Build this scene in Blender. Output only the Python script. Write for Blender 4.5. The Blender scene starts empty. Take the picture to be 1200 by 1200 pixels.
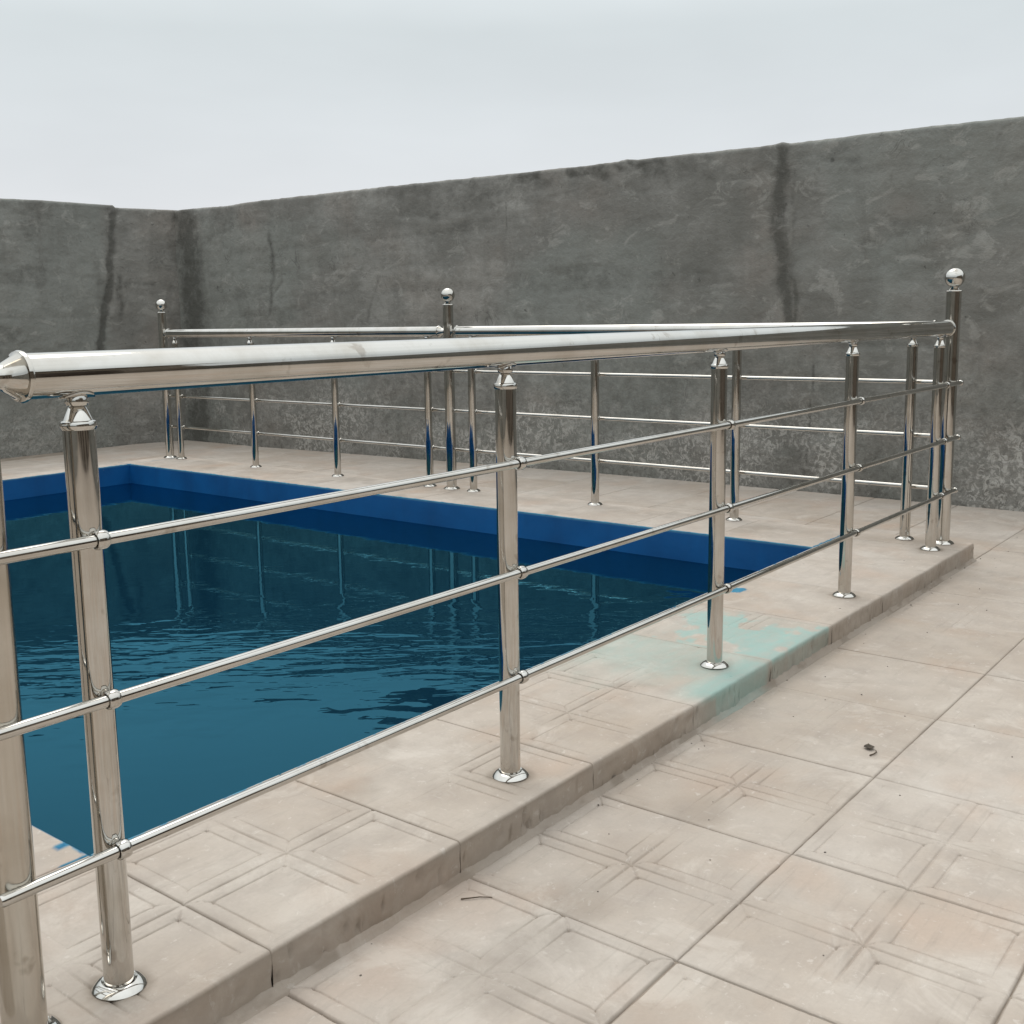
import bpy, bmesh, math, random
import numpy as np
from mathutils import Matrix, Vector
random.seed(7)
S = bpy.context.scene
COL = S.collection

# ------------------------------------------------------------------ camera
cam_data = bpy.data.cameras.new('camera')
cam = bpy.data.objects.new('camera', cam_data); COL.objects.link(cam)
RC = [[0.6269399198629513, -0.7789154367251283, -0.015397380086846912],
      [-0.12967477123019824, -0.08484478377163171, -0.9879199443138806],
      [0.7681997074905926, 0.6213631024594619, -0.15419826300357714]]
CP = Vector((-4.20262606, -1.2151904, 0.85689323))
m = Matrix.Identity(4)
for r in range(3):
    m[r][0] = RC[0][r]; m[r][1] = -RC[1][r]; m[r][2] = -RC[2][r]; m[r][3] = CP[r]
cam.matrix_world = m
cam_data.sensor_width = 36; cam_data.lens = 1282.36 / 1200 * 36
cam_data.shift_x = 0.022; cam_data.shift_y = -0.0213
cam_data.clip_start = 0.05; cam_data.clip_end = 2000
S.camera = cam

# ------------------------------------------------------------------ world, sun, exposure
SUN_EL, SUN_AZ = math.radians(62), math.radians(55)       # azimuth of the sun seen from the scene, from +X towards +Y
W = bpy.data.worlds.new('World'); S.world = W; W.use_nodes = True
nt = W.node_tree; nt.nodes.clear()
def wn(t, **k):
    n = nt.nodes.new(t)
    for a, b in k.items(): setattr(n, a, b)
    return n
sky = wn('ShaderNodeTexSky', sky_type='NISHITA', sun_disc=False)
sky.sun_elevation = SUN_EL; sky.sun_rotation = math.pi/2 - SUN_AZ
sky.dust_density = 4; sky.air_density = 1
tc = wn('ShaderNodeTexCoord'); sp = wn('ShaderNodeSeparateXYZ')
nt.links.new(tc.outputs['Generated'], sp.inputs[0])
ramp = wn('ShaderNodeValToRGB')
nt.links.new(sp.outputs['Z'], ramp.inputs[0])
cr = ramp.color_ramp
cr.elements[0].position = 0.0; cr.elements[0].color = (.735, .755, .785, 1)
cr.elements[1].position = 1.0; cr.elements[1].color = (1.50, 1.55, 1.55, 1)
e = cr.elements.new(.10); e.color = (.730, .755, .785, 1)
e = cr.elements.new(.24); e.color = (.655, .705, .715, 1)
e = cr.elements.new(.36); e.color = (.90, .96, .97, 1)
e = cr.elements.new(.52); e.color = (1.18, 1.24, 1.24, 1)
cl = wn('ShaderNodeTexNoise'); cl.inputs['Scale'].default_value = 2.6; cl.inputs['Detail'].default_value = 4
cmap = wn('ShaderNodeMapping'); cmap.inputs['Scale'].default_value = (1, 1, 3.2); nt.links.new(tc.outputs['Generated'], cmap.inputs['Vector']); nt.links.new(cmap.outputs[0], cl.inputs['Vector'])
cm = wn('ShaderNodeMapRange'); cm.inputs['From Min'].default_value = .3; cm.inputs['From Max'].default_value = .7; cm.inputs['To Min'].default_value = .945; cm.inputs['To Max'].default_value = 1.055
nt.links.new(cl.outputs['Fac'], cm.inputs['Value'])
vm = wn('ShaderNodeVectorMath', operation='SCALE')
nt.links.new(ramp.outputs['Color'], vm.inputs[0]); nt.links.new(cm.outputs[0], vm.inputs['Scale'])
bg1 = wn('ShaderNodeBackground'); bg1.inputs['Strength'].default_value = 0.97
nt.links.new(vm.outputs[0], bg1.inputs['Color'])
bg2 = wn('ShaderNodeBackground'); bg2.inputs['Strength'].default_value = 0.012    # the little blue that comes through the overcast
nt.links.new(sky.outputs[0], bg2.inputs['Color'])
ad = wn('ShaderNodeAddShader'); wo = wn('ShaderNodeOutputWorld')
nt.links.new(bg1.outputs[0], ad.inputs[0]); nt.links.new(bg2.outputs[0], ad.inputs[1]); nt.links.new(ad.outputs[0], wo.inputs[0])

sd = bpy.data.lights.new('sun', 'SUN'); sd.energy = 0.85; sd.angle = math.radians(35); sd.color = (1, .95, .88)
so = bpy.data.objects.new('sun', sd); COL.objects.link(so)
dv = Vector((math.cos(SUN_EL)*math.cos(SUN_AZ), math.cos(SUN_EL)*math.sin(SUN_AZ), math.sin(SUN_EL)))
so.rotation_euler = dv.to_track_quat('Z', 'Y').to_euler(); so.location = (0, 0, 6)
S.view_settings.view_transform = 'Standard'; S.view_settings.look = 'None'
S.view_settings.exposure = 0.0; S.view_settings.gamma = 1.0; S.view_settings.use_curve_mapping = False
S.cycles.max_bounces = 10; S.cycles.glossy_bounces = 6

# ------------------------------------------------------------------ numbers read from the photograph (metres)
K = 0.068            # height of the pool surround above the yard
KW = 0.0952          # railing line to kerb edge
TS = 0.4014          # tile side
X0 = -3.3125         # a joint on the surround
XL0 = -2.8967        # a joint on the yard
PX0, PX1, PY0, PY1 = -3.3125, -0.341, 0.361, 4.80      # pool opening
WL = -0.12           # water level
HR = 0.80            # handrail axis
RODS = (0.2008, 0.3991, 0.6003)
BACKWALL = [(-6.5, 1.30), (-1.5, 1.27), (0, 1.26), (.5, 1.28), (1.1, 1.31), (2.4, 1.27), (3.3, 1.22), (4.5, 1.15), (5.3, 1.10), (6.5, 1.09)]

# ------------------------------------------------------------------ noise (numpy)
_rs = np.random.RandomState(3); PERM = _rs.permutation(256); PERM = np.concatenate([PERM, PERM, PERM]); VAL = _rs.rand(256)
def vnoise(x, y, z=0.0):
    x = np.asarray(x, float); y = np.asarray(y, float); z = np.broadcast_to(np.asarray(z, float), x.shape)
    xi = np.floor(x).astype(int); yi = np.floor(y).astype(int); zi = np.floor(z).astype(int)
    fx, fy, fz = x-xi, y-yi, z-zi
    fx, fy, fz = [t*t*t*(t*(t*6-15)+10) for t in (fx, fy, fz)]
    def h(a, b, c): return VAL[PERM[PERM[PERM[a & 255] + (b & 255)] + (c & 255)]]
    r = 0
    for dx, wx in ((0, 1-fx), (1, fx)):
        for dy, wy in ((0, 1-fy), (1, fy)):
            for dz, wz in ((0, 1-fz), (1, fz)):
                r = r + wx*wy*wz*h(xi+dx, yi+dy, zi+dz)
    return r
def fbm(x, y, z=0.0, o=4):
    r = 0; a = .5; t = 0
    for i in range(o):
        r = r + a*vnoise(np.asarray(x)*2**i + 17*i, np.asarray(y)*2**i + 31*i, z + 5*i); t += a; a *= .5
    return r/t
def sstep(a, b, x):
    t = np.clip((x-a)/(b-a), 0, 1); return t*t*(3-2*t)

# ------------------------------------------------------------------ object helpers
def tag(o, label=None, cat=None, group=None, kind=None):
    if label: o['label'] = label
    if cat: o['category'] = cat
    if group: o['group'] = group
    if kind: o['kind'] = kind
    return o
def link(name, me, mat=None, parent=None):
    o = bpy.data.objects.new(name, me); COL.objects.link(o)
    if mat and me and not len(me.materials): me.materials.append(mat)
    if parent: o.parent = parent
    return o
def empty(name, loc=(0, 0, 0)):
    o = bpy.data.objects.new(name, None); COL.objects.link(o); o.location = loc; o.empty_display_size = .1
    return o
def mesh_from(verts, faces, smooth=False, name='mesh'):
    me = bpy.data.meshes.new(name); me.from_pydata([tuple(map(float, v)) for v in verts], [], faces); me.update()
    if smooth: me.polygons.foreach_set('use_smooth', [True]*len(me.polygons))
    return me
def grid_mesh(P, attr=None, name='mesh', smooth=True, close=False):
    """P: array (n, m, 3); attr (n, m, 3)"""
    n, k = P.shape[:2]
    idx = np.arange(n*k).reshape(n, k)
    q = np.stack([idx[:-1, :-1], idx[1:, :-1], idx[1:, 1:], idx[:-1, 1:]], -1).reshape(-1, 4)
    me = bpy.data.meshes.new(name)
    me.vertices.add(n*k); me.vertices.foreach_set('co', P.reshape(-1).astype(np.float32))
    me.loops.add(q.size); me.loops.foreach_set('vertex_index', q.reshape(-1).astype(np.int32))
    me.polygons.add(len(q)); me.polygons.foreach_set('loop_start', np.arange(0, q.size, 4, dtype=np.int32))
    me.polygons.foreach_set('loop_total', np.full(len(q), 4, dtype=np.int32))
    me.update(calc_edges=True); me.validate()
    me.polygons.foreach_set('use_smooth', [smooth]*len(q))
    if attr is not None:
        ca = me.attributes.new('marks', 'FLOAT_COLOR', 'POINT')
        a = np.ones((n*k, 4), np.float32); a[:, :3] = attr.reshape(-1, 3); ca.data.foreach_set('color', a.reshape(-1))
    return me
def box_mesh(x0, x1, y0, y1, z0, z1, bev=0):
    bm = bmesh.new(); bmesh.ops.create_cube(bm, size=1)
    bmesh.ops.scale(bm, vec=(x1-x0, y1-y0, z1-z0), verts=bm.verts)
    bmesh.ops.translate(bm, vec=((x0+x1)/2, (y0+y1)/2, (z0+z1)/2), verts=bm.verts)
    if bev: bmesh.ops.bevel(bm, geom=bm.edges[:], offset=bev, segments=2, affect='EDGES', profile=.5)
    me = bpy.data.meshes.new('box'); bm.to_mesh(me); bm.free(); return me
def lathe(profile, seg=40, axis='Z', name='lathe', sharp=35):
    """profile: list of (r, h) ; closed ends when r==0"""
    vs, fs, rings = [], [], []
    for r, h in profile:
        if r < 1e-6: rings.append([len(vs)]); vs.append((0, 0, h))
        else:
            ids = []
            for i in range(seg):
                a = 2*math.pi*i/seg; ids.append(len(vs)); vs.append((r*math.cos(a), r*math.sin(a), h))
            rings.append(ids)
    for A, B in zip(rings[:-1], rings[1:]):
        for i in range(seg):
            j = (i+1) % seg
            if len(A) == 1 and len(B) == 1: continue
            if len(A) == 1: fs.append((A[0], B[j], B[i]))
            elif len(B) == 1: fs.append((A[i], A[j], B[0]))
            else: fs.append((A[i], A[j], B[j], B[i]))
    if axis == 'X': vs = [(z, x, y) for x, y, z in vs]
    if axis == 'Y': vs = [(y, z, x) for x, y, z in vs]
    me = mesh_from(vs, fs, True, name)
    bm = bmesh.new(); bm.from_mesh(me); bmesh.ops.recalc_face_normals(bm, faces=bm.faces)
    for ed in bm.edges:
        if len(ed.link_faces) == 2 and ed.calc_face_angle() > math.radians(sharp): ed.smooth = False
    bm.to_mesh(me); bm.free(); return me

# ------------------------------------------------------------------ material helpers
class M:
    def __init__(s, name):
        s.m = bpy.data.materials.new(name); s.m.use_nodes = True; s.t = s.m.node_tree
        s.b = s.t.nodes['Principled BSDF']
    def n(s, t, ins=None, **k):
        x = s.t.nodes.new(t)
        for a, b in k.items(): setattr(x, a, b)
        for a, b in (ins or {}).items():
            if hasattr(b, 'is_output') : s.t.links.new(b, x.inputs[a])
            else: x.inputs[a].default_value = b
        return x
    def l(s, a, b): s.t.links.new(a, b)
    def noise(s, vec, scale, detail=4, rough=.55, out='Fac', dist=0.0):
        return s.n('ShaderNodeTexNoise', {'Vector': vec, 'Scale': scale, 'Detail': detail, 'Roughness': rough, 'Distortion': dist}).outputs[out]
    def ramp(s, fac, stops):
        r = s.n('ShaderNodeValToRGB', {'Fac': fac}); c = r.color_ramp
        c.elements[0].position = stops[0][0]; c.elements[0].color = (*stops[0][1], 1)
        c.elements[1].position = stops[-1][0]; c.elements[1].color = (*stops[-1][1], 1)
        for p, col in stops[1:-1]: c.elements.new(p).color = (*col, 1)
        return r.outputs['Color']
    def map(s, v, a, b, c, d):
        return s.n('ShaderNodeMapRange', {'Value': v, 'From Min': a, 'From Max': b, 'To Min': c, 'To Max': d}).outputs[0]
    def mix(s, f, a, b, mode='MIX'):
        x = s.n('ShaderNodeMix', data_type='RGBA', blend_type=mode)
        for i, v in ((0, f), (6, a), (7, b)):
            if hasattr(v, 'is_output'): s.l(v, x.inputs[i])
            elif i == 0: x.inputs[0].default_value = v
            else: x.inputs[i].default_value = (*v, 1)
        return x.outputs[2]
    def math(s, op, a, b=0.0):
        x = s.n('ShaderNodeMath', operation=op)
        for i, v in ((0, a), (1, b)):
            if hasattr(v, 'is_output'): s.l(v, x.inputs[i])
            else: x.inputs[i].default_value = v
        return x.outputs[0]
    def bump(s, h, strength, dist, normal=None):
        x = s.n('ShaderNodeBump', {'Height': h, 'Strength': strength, 'Distance': dist})
        if normal: s.l(normal, x.inputs['Normal'])
        return x.outputs['Normal']
    def pos(s): return s.n('ShaderNodeNewGeometry').outputs['Position']
    def attr(s, name='marks'):
        a = s.n('ShaderNodeAttribute', attribute_name=name)
        sp = s.n('ShaderNodeSeparateColor', {'Color': a.outputs['Color']})
        return sp.outputs
    def mapping(s, v, scale=(1, 1, 1)):
        x = s.n('ShaderNodeMapping'); s.l(v, x.inputs['Vector']); x.inputs['Scale'].default_value = scale; return x.outputs[0]

def concrete_tile(name, marks):
    k = M(name); p = k.pos()
    info = k.n('ShaderNodeObjectInfo').outputs['Random']
    big = k.noise(p, 2.3, 5, .6); mid = k.noise(p, 11, 5, .6); fine = k.noise(p, 160, 3, .6)
    col = k.ramp(big, [(.30, (.425, .352, .290)), (.48, (.482, .420, .362)), (.70, (.545, .492, .438))])
    col = k.mix(k.map(mid, .42, .68, 0, .55), col, (.385, .335, .295))
    pink = k.noise(k.mapping(p, (1, 1, 1)), 3.7, 3, .5)
    col = k.mix(k.map(pink, .54, .70, 0, .6), col, (.480, .370, .295))
    hsv = k.n('ShaderNodeHueSaturation', {'Color': col, 'Value': k.map(info, 0, 1, .955, 1.035), 'Saturation': k.map(info, 0, 1, 1.1, .9)})
    col = hsv.outputs[0]
    # fine grain, sparse dark flecks
    col = k.mix(k.map(fine, .3, .75, .16, 0), col, (.30, .26, .22))
    v = k.n('ShaderNodeTexVoronoi', {'Vector': p, 'Scale': 16.0}, feature='F1')
    rnd = k.math('GREATER_THAN', k.n('ShaderNodeSeparateColor', {'Color': v.outputs['Color']}).outputs[0], .965)
    fleck = k.math('MULTIPLY', k.math('LESS_THAN', v.outputs['Distance'], .055), rnd)
    col = k.mix(k.math('MULTIPLY', fleck, .8), col, (.05, .042, .035))
    # dusty wipes, cement splashes and small spots
    dus = k.noise(p, 5.5, 6, .72, dist=.7); col = k.mix(k.map(dus, .54, .66, 0, .45), col, (.60, .545, .485))
    spl = k.noise(p, 34, 5, .75, dist=.5); col = k.mix(k.map(spl, .61, .68, 0, .25), col, (.335, .285, .24))
    spl2 = k.noise(p, 47, 4, .7, dist=.5); col = k.mix(k.map(spl2, .62, .68, 0, .45), col, (.62, .57, .52))
    sc = k.noise(k.mapping(p, (70, 9, 1)), 1.0, 3, .7); col = k.mix(k.map(sc, .66, .74, 0, .28), col, (.62, .57, .52))
    # trowel scratches and scuffs
    scr = k.noise(k.mapping(p, (6, 55, 1)), 1.0, 4, .7)
    col = k.mix(k.map(scr, .56, .76, 0, .32), col, (.29, .255, .22))
    if marks:
        r, g, b = k.attr()[:3]
        col = k.mix(b, col, (.175, .140, .105))                       # grime and darker tone, with rings at the post feet
        tn = k.noise(k.mapping(p, (14, 40, 14)), 1.0, 4, .65)
        teal = k.ramp(tn, [(.35, (.33, .42, .385)), (.6, (.285, .44, .405))])
        col = k.mix(k.math('MULTIPLY', r, .9), col, teal)              # washed-out teal paint
        bl = k.ramp(k.noise(p, 30, 3), [(.35, (.02, .14, .26)), (.65, (.06, .25, .36))])
        col = k.mix(g, col, bl)
    k.l(col, k.b.inputs['Base Color'])
    k.b.inputs['Specular IOR Level'].default_value = .22
    k.l(k.map(mid, .3, .7, .62, .85), k.b.inputs['Roughness'])
    n1 = k.bump(mid, .35, .004); n2 = k.bump(scr, .25, .0015, n1); n3 = k.bump(fine, .5, .0009, n2)
    k.l(n3, k.b.inputs['Normal'])
    return k.m
MT_TILE = concrete_tile('cement_tile', True)

k = M('mortar_bed'); p = k.pos()
k.l(k.ramp(k.noise(p, 14, 5), [(.3, (.25, .205, .165)), (.7, (.36, .31, .26))]), k.b.inputs['Base Color'])
k.b.inputs['Roughness'].default_value = .95; k.b.inputs['Specular IOR Level'].default_value = .1
k.l(k.bump(k.noise(p, 60, 4), .6, .003), k.b.inputs['Normal']); MT_BED = k.m

k = M('outer_ground'); p = k.pos()
k.l(k.ramp(k.noise(p, .4, 6), [(.3, (.22, .18, .14)), (.7, (.34, .29, .23))]), k.b.inputs['Base Color'])
k.b.inputs['Roughness'].default_value = 1; MT_EARTH = k.m

# cement plaster of the yard walls: marks.r = dark stains, cracks and darker wall foot, marks.g = pale bloom, marks.b = fresh greenish band
k = M('cement_plaster'); p = k.pos(); r, g, b = k.attr()[:3]
big = k.noise(p, 1.1, 6, .62); cloud = k.noise(p, 4.5, 6, .65); fine = k.noise(p, 55, 4, .7)
hor = k.noise(k.mapping(p, (1.2, 1.2, 13)), 1.0, 4, .6)
col = k.ramp(big, [(.30, (.205, .200, .182)), (.5, (.275, .268, .248)), (.68, (.350, .340, .315))])
col = k.mix(k.map(cloud, .38, .60, .55, 0), col, (.150, .146, .132))
col = k.mix(k.map(hor, .50, .72, 0, .35), col, (.18, .175, .16))
wm = k.noise(p, 1.7, 3); col = k.mix(k.map(wm, .5, .66, 0, .45), col, (.29, .255, .225))
col = k.mix(k.math('MULTIPLY', b, .6), col, (.245, .258, .238))
spots = k.n('ShaderNodeTexVoronoi', {'Vector': p, 'Scale': 7.0})
sr = k.math('GREATER_THAN', k.n('ShaderNodeSeparateColor', {'Color': spots.outputs['Color']}).outputs[1], .90)
col = k.mix(k.math('MULTIPLY', k.map(spots.outputs['Distance'], .05, .11, .6, 0), sr), col, (.05, .05, .045))
bloom = k.noise(p, 26, 5, .75, dist=1.2)
spk = k.math('MULTIPLY', g, k.map(bloom, .49, .57, 0.10, 1))
pass
salt = k.noise(p, 75, 2, .6); col = k.mix(k.math('MULTIPLY', k.math('MULTIPLY', g, k.map(salt, .62, .70, 0, 1)), .6), col, (.50, .48, .45))
col = k.mix(k.map(fine, .3, .7, .16, 0), col, (.15, .147, .135))
ver = k.noise(k.mapping(p, (9, 9, 1.6)), 1.0, 5, .65)
col = k.mix(k.map(ver, .52, .72, 0, .42), col, (.155, .150, .136))
blot = k.noise(p, 9, 5, .7, dist=.8); col = k.mix(k.map(blot, .58, .68, 0, .35), col, (.15, .145, .13))
rid = k.noise(p, 3.1, 4, .6, dist=.6); line = k.map(k.math('ABSOLUTE', k.math('SUBTRACT', rid, .5)), 0, .006, 1, 0)
gate = k.map(k.noise(p, 1.9, 2), .54, .60, 0, 1)
line = k.math('MULTIPLY', line, gate); col = k.mix(k.math('MULTIPLY', line, .55), col, (.09, .086, .078))
nz_ = k.noise(p, 13, 6, .72, dist=.4)
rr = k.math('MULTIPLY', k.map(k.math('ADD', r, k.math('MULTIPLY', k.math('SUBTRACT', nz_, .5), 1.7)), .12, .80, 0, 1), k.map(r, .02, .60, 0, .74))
sh = k.noise(p, 3.4, 6, .7, dist=.9); col = k.mix(k.map(sh, .56, .60, 0, .22), col, (.16, .155, .14))
sh2 = k.noise(k.mapping(p, (5, 5, 8)), 1.0, 6, .72, dist=.9); col = k.mix(k.map(sh2, .56, .63, 0, .36), col, (.41, .40, .37))
pit = k.noise(p, 30, 3, .6); col = k.mix(k.map(pit, .70, .74, 0, .6), col, (.08, .077, .07))
low = k.map(k.n('ShaderNodeSeparateXYZ', {'Vector': p}).outputs['Z'], .0, .62, 1, 0)
sp1 = k.noise(p, 38, 4, .75, dist=.6); col = k.mix(k.math('MULTIPLY', low, k.map(sp1, .52, .60, 0, .55)), col, (.11, .105, .095))
sp2 = k.noise(p, 52, 4, .75, dist=.6); col = k.mix(k.math('MULTIPLY', low, k.map(sp2, .60, .66, 0, .55)), col, (.50, .48, .45))
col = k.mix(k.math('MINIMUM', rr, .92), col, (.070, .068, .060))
col = k.mix(k.math('MULTIPLY', spk, .80), col, (.47, .455, .425))
k.l(col, k.b.inputs['Base Color'])
k.b.inputs['Roughness'].default_value = .88; k.b.inputs['Specular IOR Level'].default_value = .18
n1 = k.bump(cloud, .8, .03); n2 = k.bump(hor, .3, .008, n1); n2 = k.bump(line, -.5, .006, n2); n2 = k.bump(blot, .5, .008, n2); n3 = k.bump(fine, .45, .002, n2)
k.l(n3, k.b.inputs['Normal']); MT_WALL = k.m

# polished stainless steel with fingerprints and faint waviness
def steel(name, base, r0, r1, smudge):
    k = M(name); o = k.n('ShaderNodeTexCoord').outputs['Object']; p = k.pos()
    a = k.noise(p, 9, 5, .6); c = k.noise(p, 42, 4, .65)
    col = k.mix(k.map(a, .45, .75, 0, smudge), base, (base[0]*.62, base[1]*.56, base[2]*.47))
    st = k.noise(p, 23, 3); col = k.mix(k.map(st, .64, .72, 0, smudge*.9), col, (.20, .155, .11))
    k.l(col, k.b.inputs['Base Color']); k.b.inputs['Metallic'].default_value = 1
    k.l(k.map(c, .3, .75, r0, r1), k.b.inputs['Roughness'])
    n1 = k.bump(k.noise(p, 6, 2), .12, .003); k.l(n1, k.b.inputs['Normal'])
    return k.m
MT_STEEL = steel('polished_steel', (.575, .56, .53), .025, .10, .45)
MT_STEEL2 = steel('dulled_steel', (.55, .52, .47), .10, .26, .45)
k = M('hollow_shade'); k.b.inputs['Base Color'].default_value = (.012, .010, .009, 1); k.b.inputs['Roughness'].default_value = .5; MT_DARK = k.m  # near-black, stands in for the shade inside each ring

k = M('pool_paint'); p = k.pos()
c1 = k.ramp(k.noise(p, 3, 4), [(.3, (.001, .065, .215)), (.7, (.002, .100, .31))])
c1 = k.mix(k.map(k.noise(k.mapping(p, (9, 9, 2)), 1, 4), .5, .75, 0, .4), c1, (.003, .05, .17))
z = k.n('ShaderNodeSeparateXYZ', {'Vector': p}).outputs['Z']
c1 = k.mix(k.map(z, -.012, -.004, 0, .55), c1, (.12, .30, .42))
k.l(c1, k.b.inputs['Base Color']); k.b.inputs['Roughness'].default_value = .45
k.l(k.bump(k.noise(p, 22, 4), .4, .004), k.b.inputs['Normal']); MT_POOL = k.m

k = M('pool_water'); p = k.pos()
t = k.t; t.nodes.remove(k.b)
rot = k.n('ShaderNodeMapping'); k.l(p, rot.inputs['Vector']); rot.inputs['Rotation'].default_value = (0, 0, math.radians(48)); pr_ = rot.outputs[0]
w1 = k.noise(k.mapping(pr_, (3.2, 9.5, 1)), 1.0, 2, .5, dist=.5); w2 = k.noise(k.mapping(pr_, (10, 27, 1)), 1.0, 2, .5, dist=.3)
# a breath of wind ruffles one patch; the rest is nearly still
yy = k.n('ShaderNodeSeparateXYZ', {'Vector': pr_}).outputs['Y']
band = k.math('ABSOLUTE', k.math('ADD', yy, .80))
gust = k.map(k.math('ADD', band, k.math('MULTIPLY', k.math('SUBTRACT', k.noise(p, 2.2, 3), .5), 1.1)), .18, .62, 1.0, .06)
h = k.math('ADD', w1, k.math('MULTIPLY', w2, .35))
tilt_h = k.n('ShaderNodeMapRange', {'Value': k.math('ADD', yy, k.math('MULTIPLY', k.noise(pr_, 1.1, 1), .3)), 'From Min': -1.20, 'From Max': -.05, 'To Min': 0.0, 'To Max': .023}, interpolation_type='SMOOTHSTEP').outputs[0]
mirror_tilt = k.bump(tilt_h, 1.0, 1.0)                                   # tilt added to the normals to move the mirrored wall edge up
nrm = k.bump(k.math('MULTIPLY', h, gust), .60, .0120, mirror_tilt)
body = k.n('ShaderNodeBsdfPrincipled', {'Base Color': (.0010, .012, .028, 1), 'Roughness': .5, 'Specular IOR Level': 0.0})
gl = k.n('ShaderNodeBsdfGlossy', {'Color': (.20, .74, 1.0, 1), 'Roughness': .008, 'Normal': nrm})
fr = k.n('ShaderNodeFresnel', {'IOR': 1.42, 'Normal': nrm})
mx = k.n('ShaderNodeMixShader', {0: fr.outputs[0], 1: body.outputs[0], 2: gl.outputs[0]})
k.l(mx.outputs[0], t.nodes['Material Output'].inputs[0]); MT_WATER = k.m

def plain(name, c0, c1, rough=.9, scale=6):
    k = M(name); p = k.pos()
    k.l(k.ramp(k.noise(p, scale, 5), [(.3, c0), (.7, c1)]), k.b.inputs['Base Color']); k.b.inputs['Roughness'].default_value = rough
    k.l(k.bump(k.noise(p, scale*8, 4), .4, .004), k.b.inputs['Normal']); return k.m
MT_HOUSE = plain('house_plaster', (.15, .125, .10), (.21, .175, .14))
MT_DOOR = plain('brown_door', (.03, .02, .014), (.055, .036, .024), .5)
MT_TWIG = plain('dry_twig', (.05, .035, .022), (.10, .07, .045), .9, 60)
MT_LEAF = plain('dry_leaf', (.04, .032, .024), (.10, .075, .05), .8, 80)
MT_GRIT = plain('grit', (.05, .045, .04), (.22, .19, .16), .9, 120)

# ------------------------------------------------------------------ tiles
def emboss(u, v, wear):
    """height of the four-pad pattern with its ribs and centre star; u, v in metres from the tile corner"""
    q = TS/2
    du = np.abs((u + q/2) % q - q/2); dv = np.abs((v + q/2) % q - q/2)
    lo = np.minimum(du, dv); hi = np.maximum(du, dv)
    w = .030
    mid = -.0034*np.exp(-(lo/.0018)**2)
    rib = .0024*np.exp(-((lo-.015)/.0085)**2)
    out = -.0022*np.exp(-((lo-w)/.0015)**2)
    # the ribs are mitred into a small star at every crossing
    miter = -.0026*np.exp(-((hi-lo)/.0018)**2)*(hi < w*1.5)
    cut = -.0020*np.exp(-(((du+dv)-.062)/.0019)**2)*((du < w*1.25) & (dv < w*1.25))
    return (mid + rib + out + miter + cut)*wear
def flat_noise(X, Y, s):
    return .0012*(fbm(X*5, Y*5, s)-.5) + .0006*(fbm(X*28, Y*28, s)-.5)

def axis_samples(a, b, org, coarse=.0075, fine=.0014):
    """samples from a to b, dense where the pattern has its grooves (org: coordinate of the tile corner)"""
    q = TS/2; pts = list(np.arange(a, b, coarse)) + [b]
    for m_ in range(-1, 5):
        c0 = org + m_*q
        pts += list(np.arange(c0-.0115, c0+.0115, fine)) + list(np.arange(c0-.0115-.017, c0+.0285, .0028))
        for o_ in (-.030, .030): pts += list(c0 + o_ + np.arange(-.0035, .0036, .0009))
    pts = np.array(sorted(p for p in pts if a <= p <= b)); keep = [pts[0]]
    for p in pts[1:]:
        if p-keep[-1] > .0006: keep.append(p)
    return np.array(keep)
tile_variants = []
def make_tile_variant(s, wear0, n=120):
    g = TS/2 - .0008
    c = np.concatenate([[-g, -g], axis_samples(-g+.0015, g-.0015, -TS/2), [g, g]])
    X, Y = np.meshgrid(c, c, indexing='ij')
    wear = wear0*(.12 + 1.15*sstep(.36, .62, fbm((X+5)*5, (Y+5)*5, s+.5)))
    Z = emboss(X+TS/2, Y+TS/2, wear) + flat_noise(X, Y, s)
    edge = np.maximum(np.abs(X), np.abs(Y))
    chip = .0016*sstep(.6, .8, fbm(X*30, Y*30, s+9))
    Z = Z - sstep(g-.0035, g-.0010, edge)*(.0014 + chip)
    Z[0, :] = Z[-1, :] = Z[:, 0] = Z[:, -1] = -.022
    dirt_tone = .30*np.exp(-((g-edge)/.0018)**2) + .20*sstep(.58, .72, fbm(X*4+3, Y*4, s+2))*(.5+fbm(X*30, Y*30, s))
    q = TS/2; du = np.abs((X+TS/2 + q/2) % q - q/2); dv = np.abs((Y+TS/2 + q/2) % q - q/2); lo = np.minimum(du, dv)
    dirt_tone = dirt_tone + .14*wear*np.exp(-(lo/.0020)**2) + .08*wear*np.exp(-((lo-.030)/.0016)**2)
    at = np.zeros((*X.shape, 3)); at[..., 2] = np.clip(dirt_tone, 0, .8)
    return grid_mesh(np.stack([X, Y, Z], -1), at, 'tile')
for s in range(7): tile_variants.append(make_tile_variant(s*3.3, (.95, .7, .25, .85, .45, .15, 1.1)[s]))
for me in tile_variants: me.materials.append(MT_TILE)
def cheap_tile(x0, x1, y0, y1, z):
    return box_mesh(x0+.0013, x1-.0013, y0+.0013, y1-.0013, z-.022, z, .0015)

yard = link('yard_floor', box_mesh(-9, 1.6, -6.2, -0.05, -K-.15, -K-.0040), MT_BED); tag(yard, kind='structure')
strip = link('rear_path', box_mesh(-.02, 1.6, -.0495, 6.6, -K-.15, -K-.0040), MT_BED); tag(strip, kind='structure')
side = link('side_path', box_mesh(-9, -.021, 4.93, 6.6, -K-.15, -K-.0040), MT_BED); tag(side, kind='structure')
west = link('entry_path', box_mesh(-9, -3.69, -.0495, 4.929, -K-.15, -K-.0040), MT_BED); tag(west, kind='structure')

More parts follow.
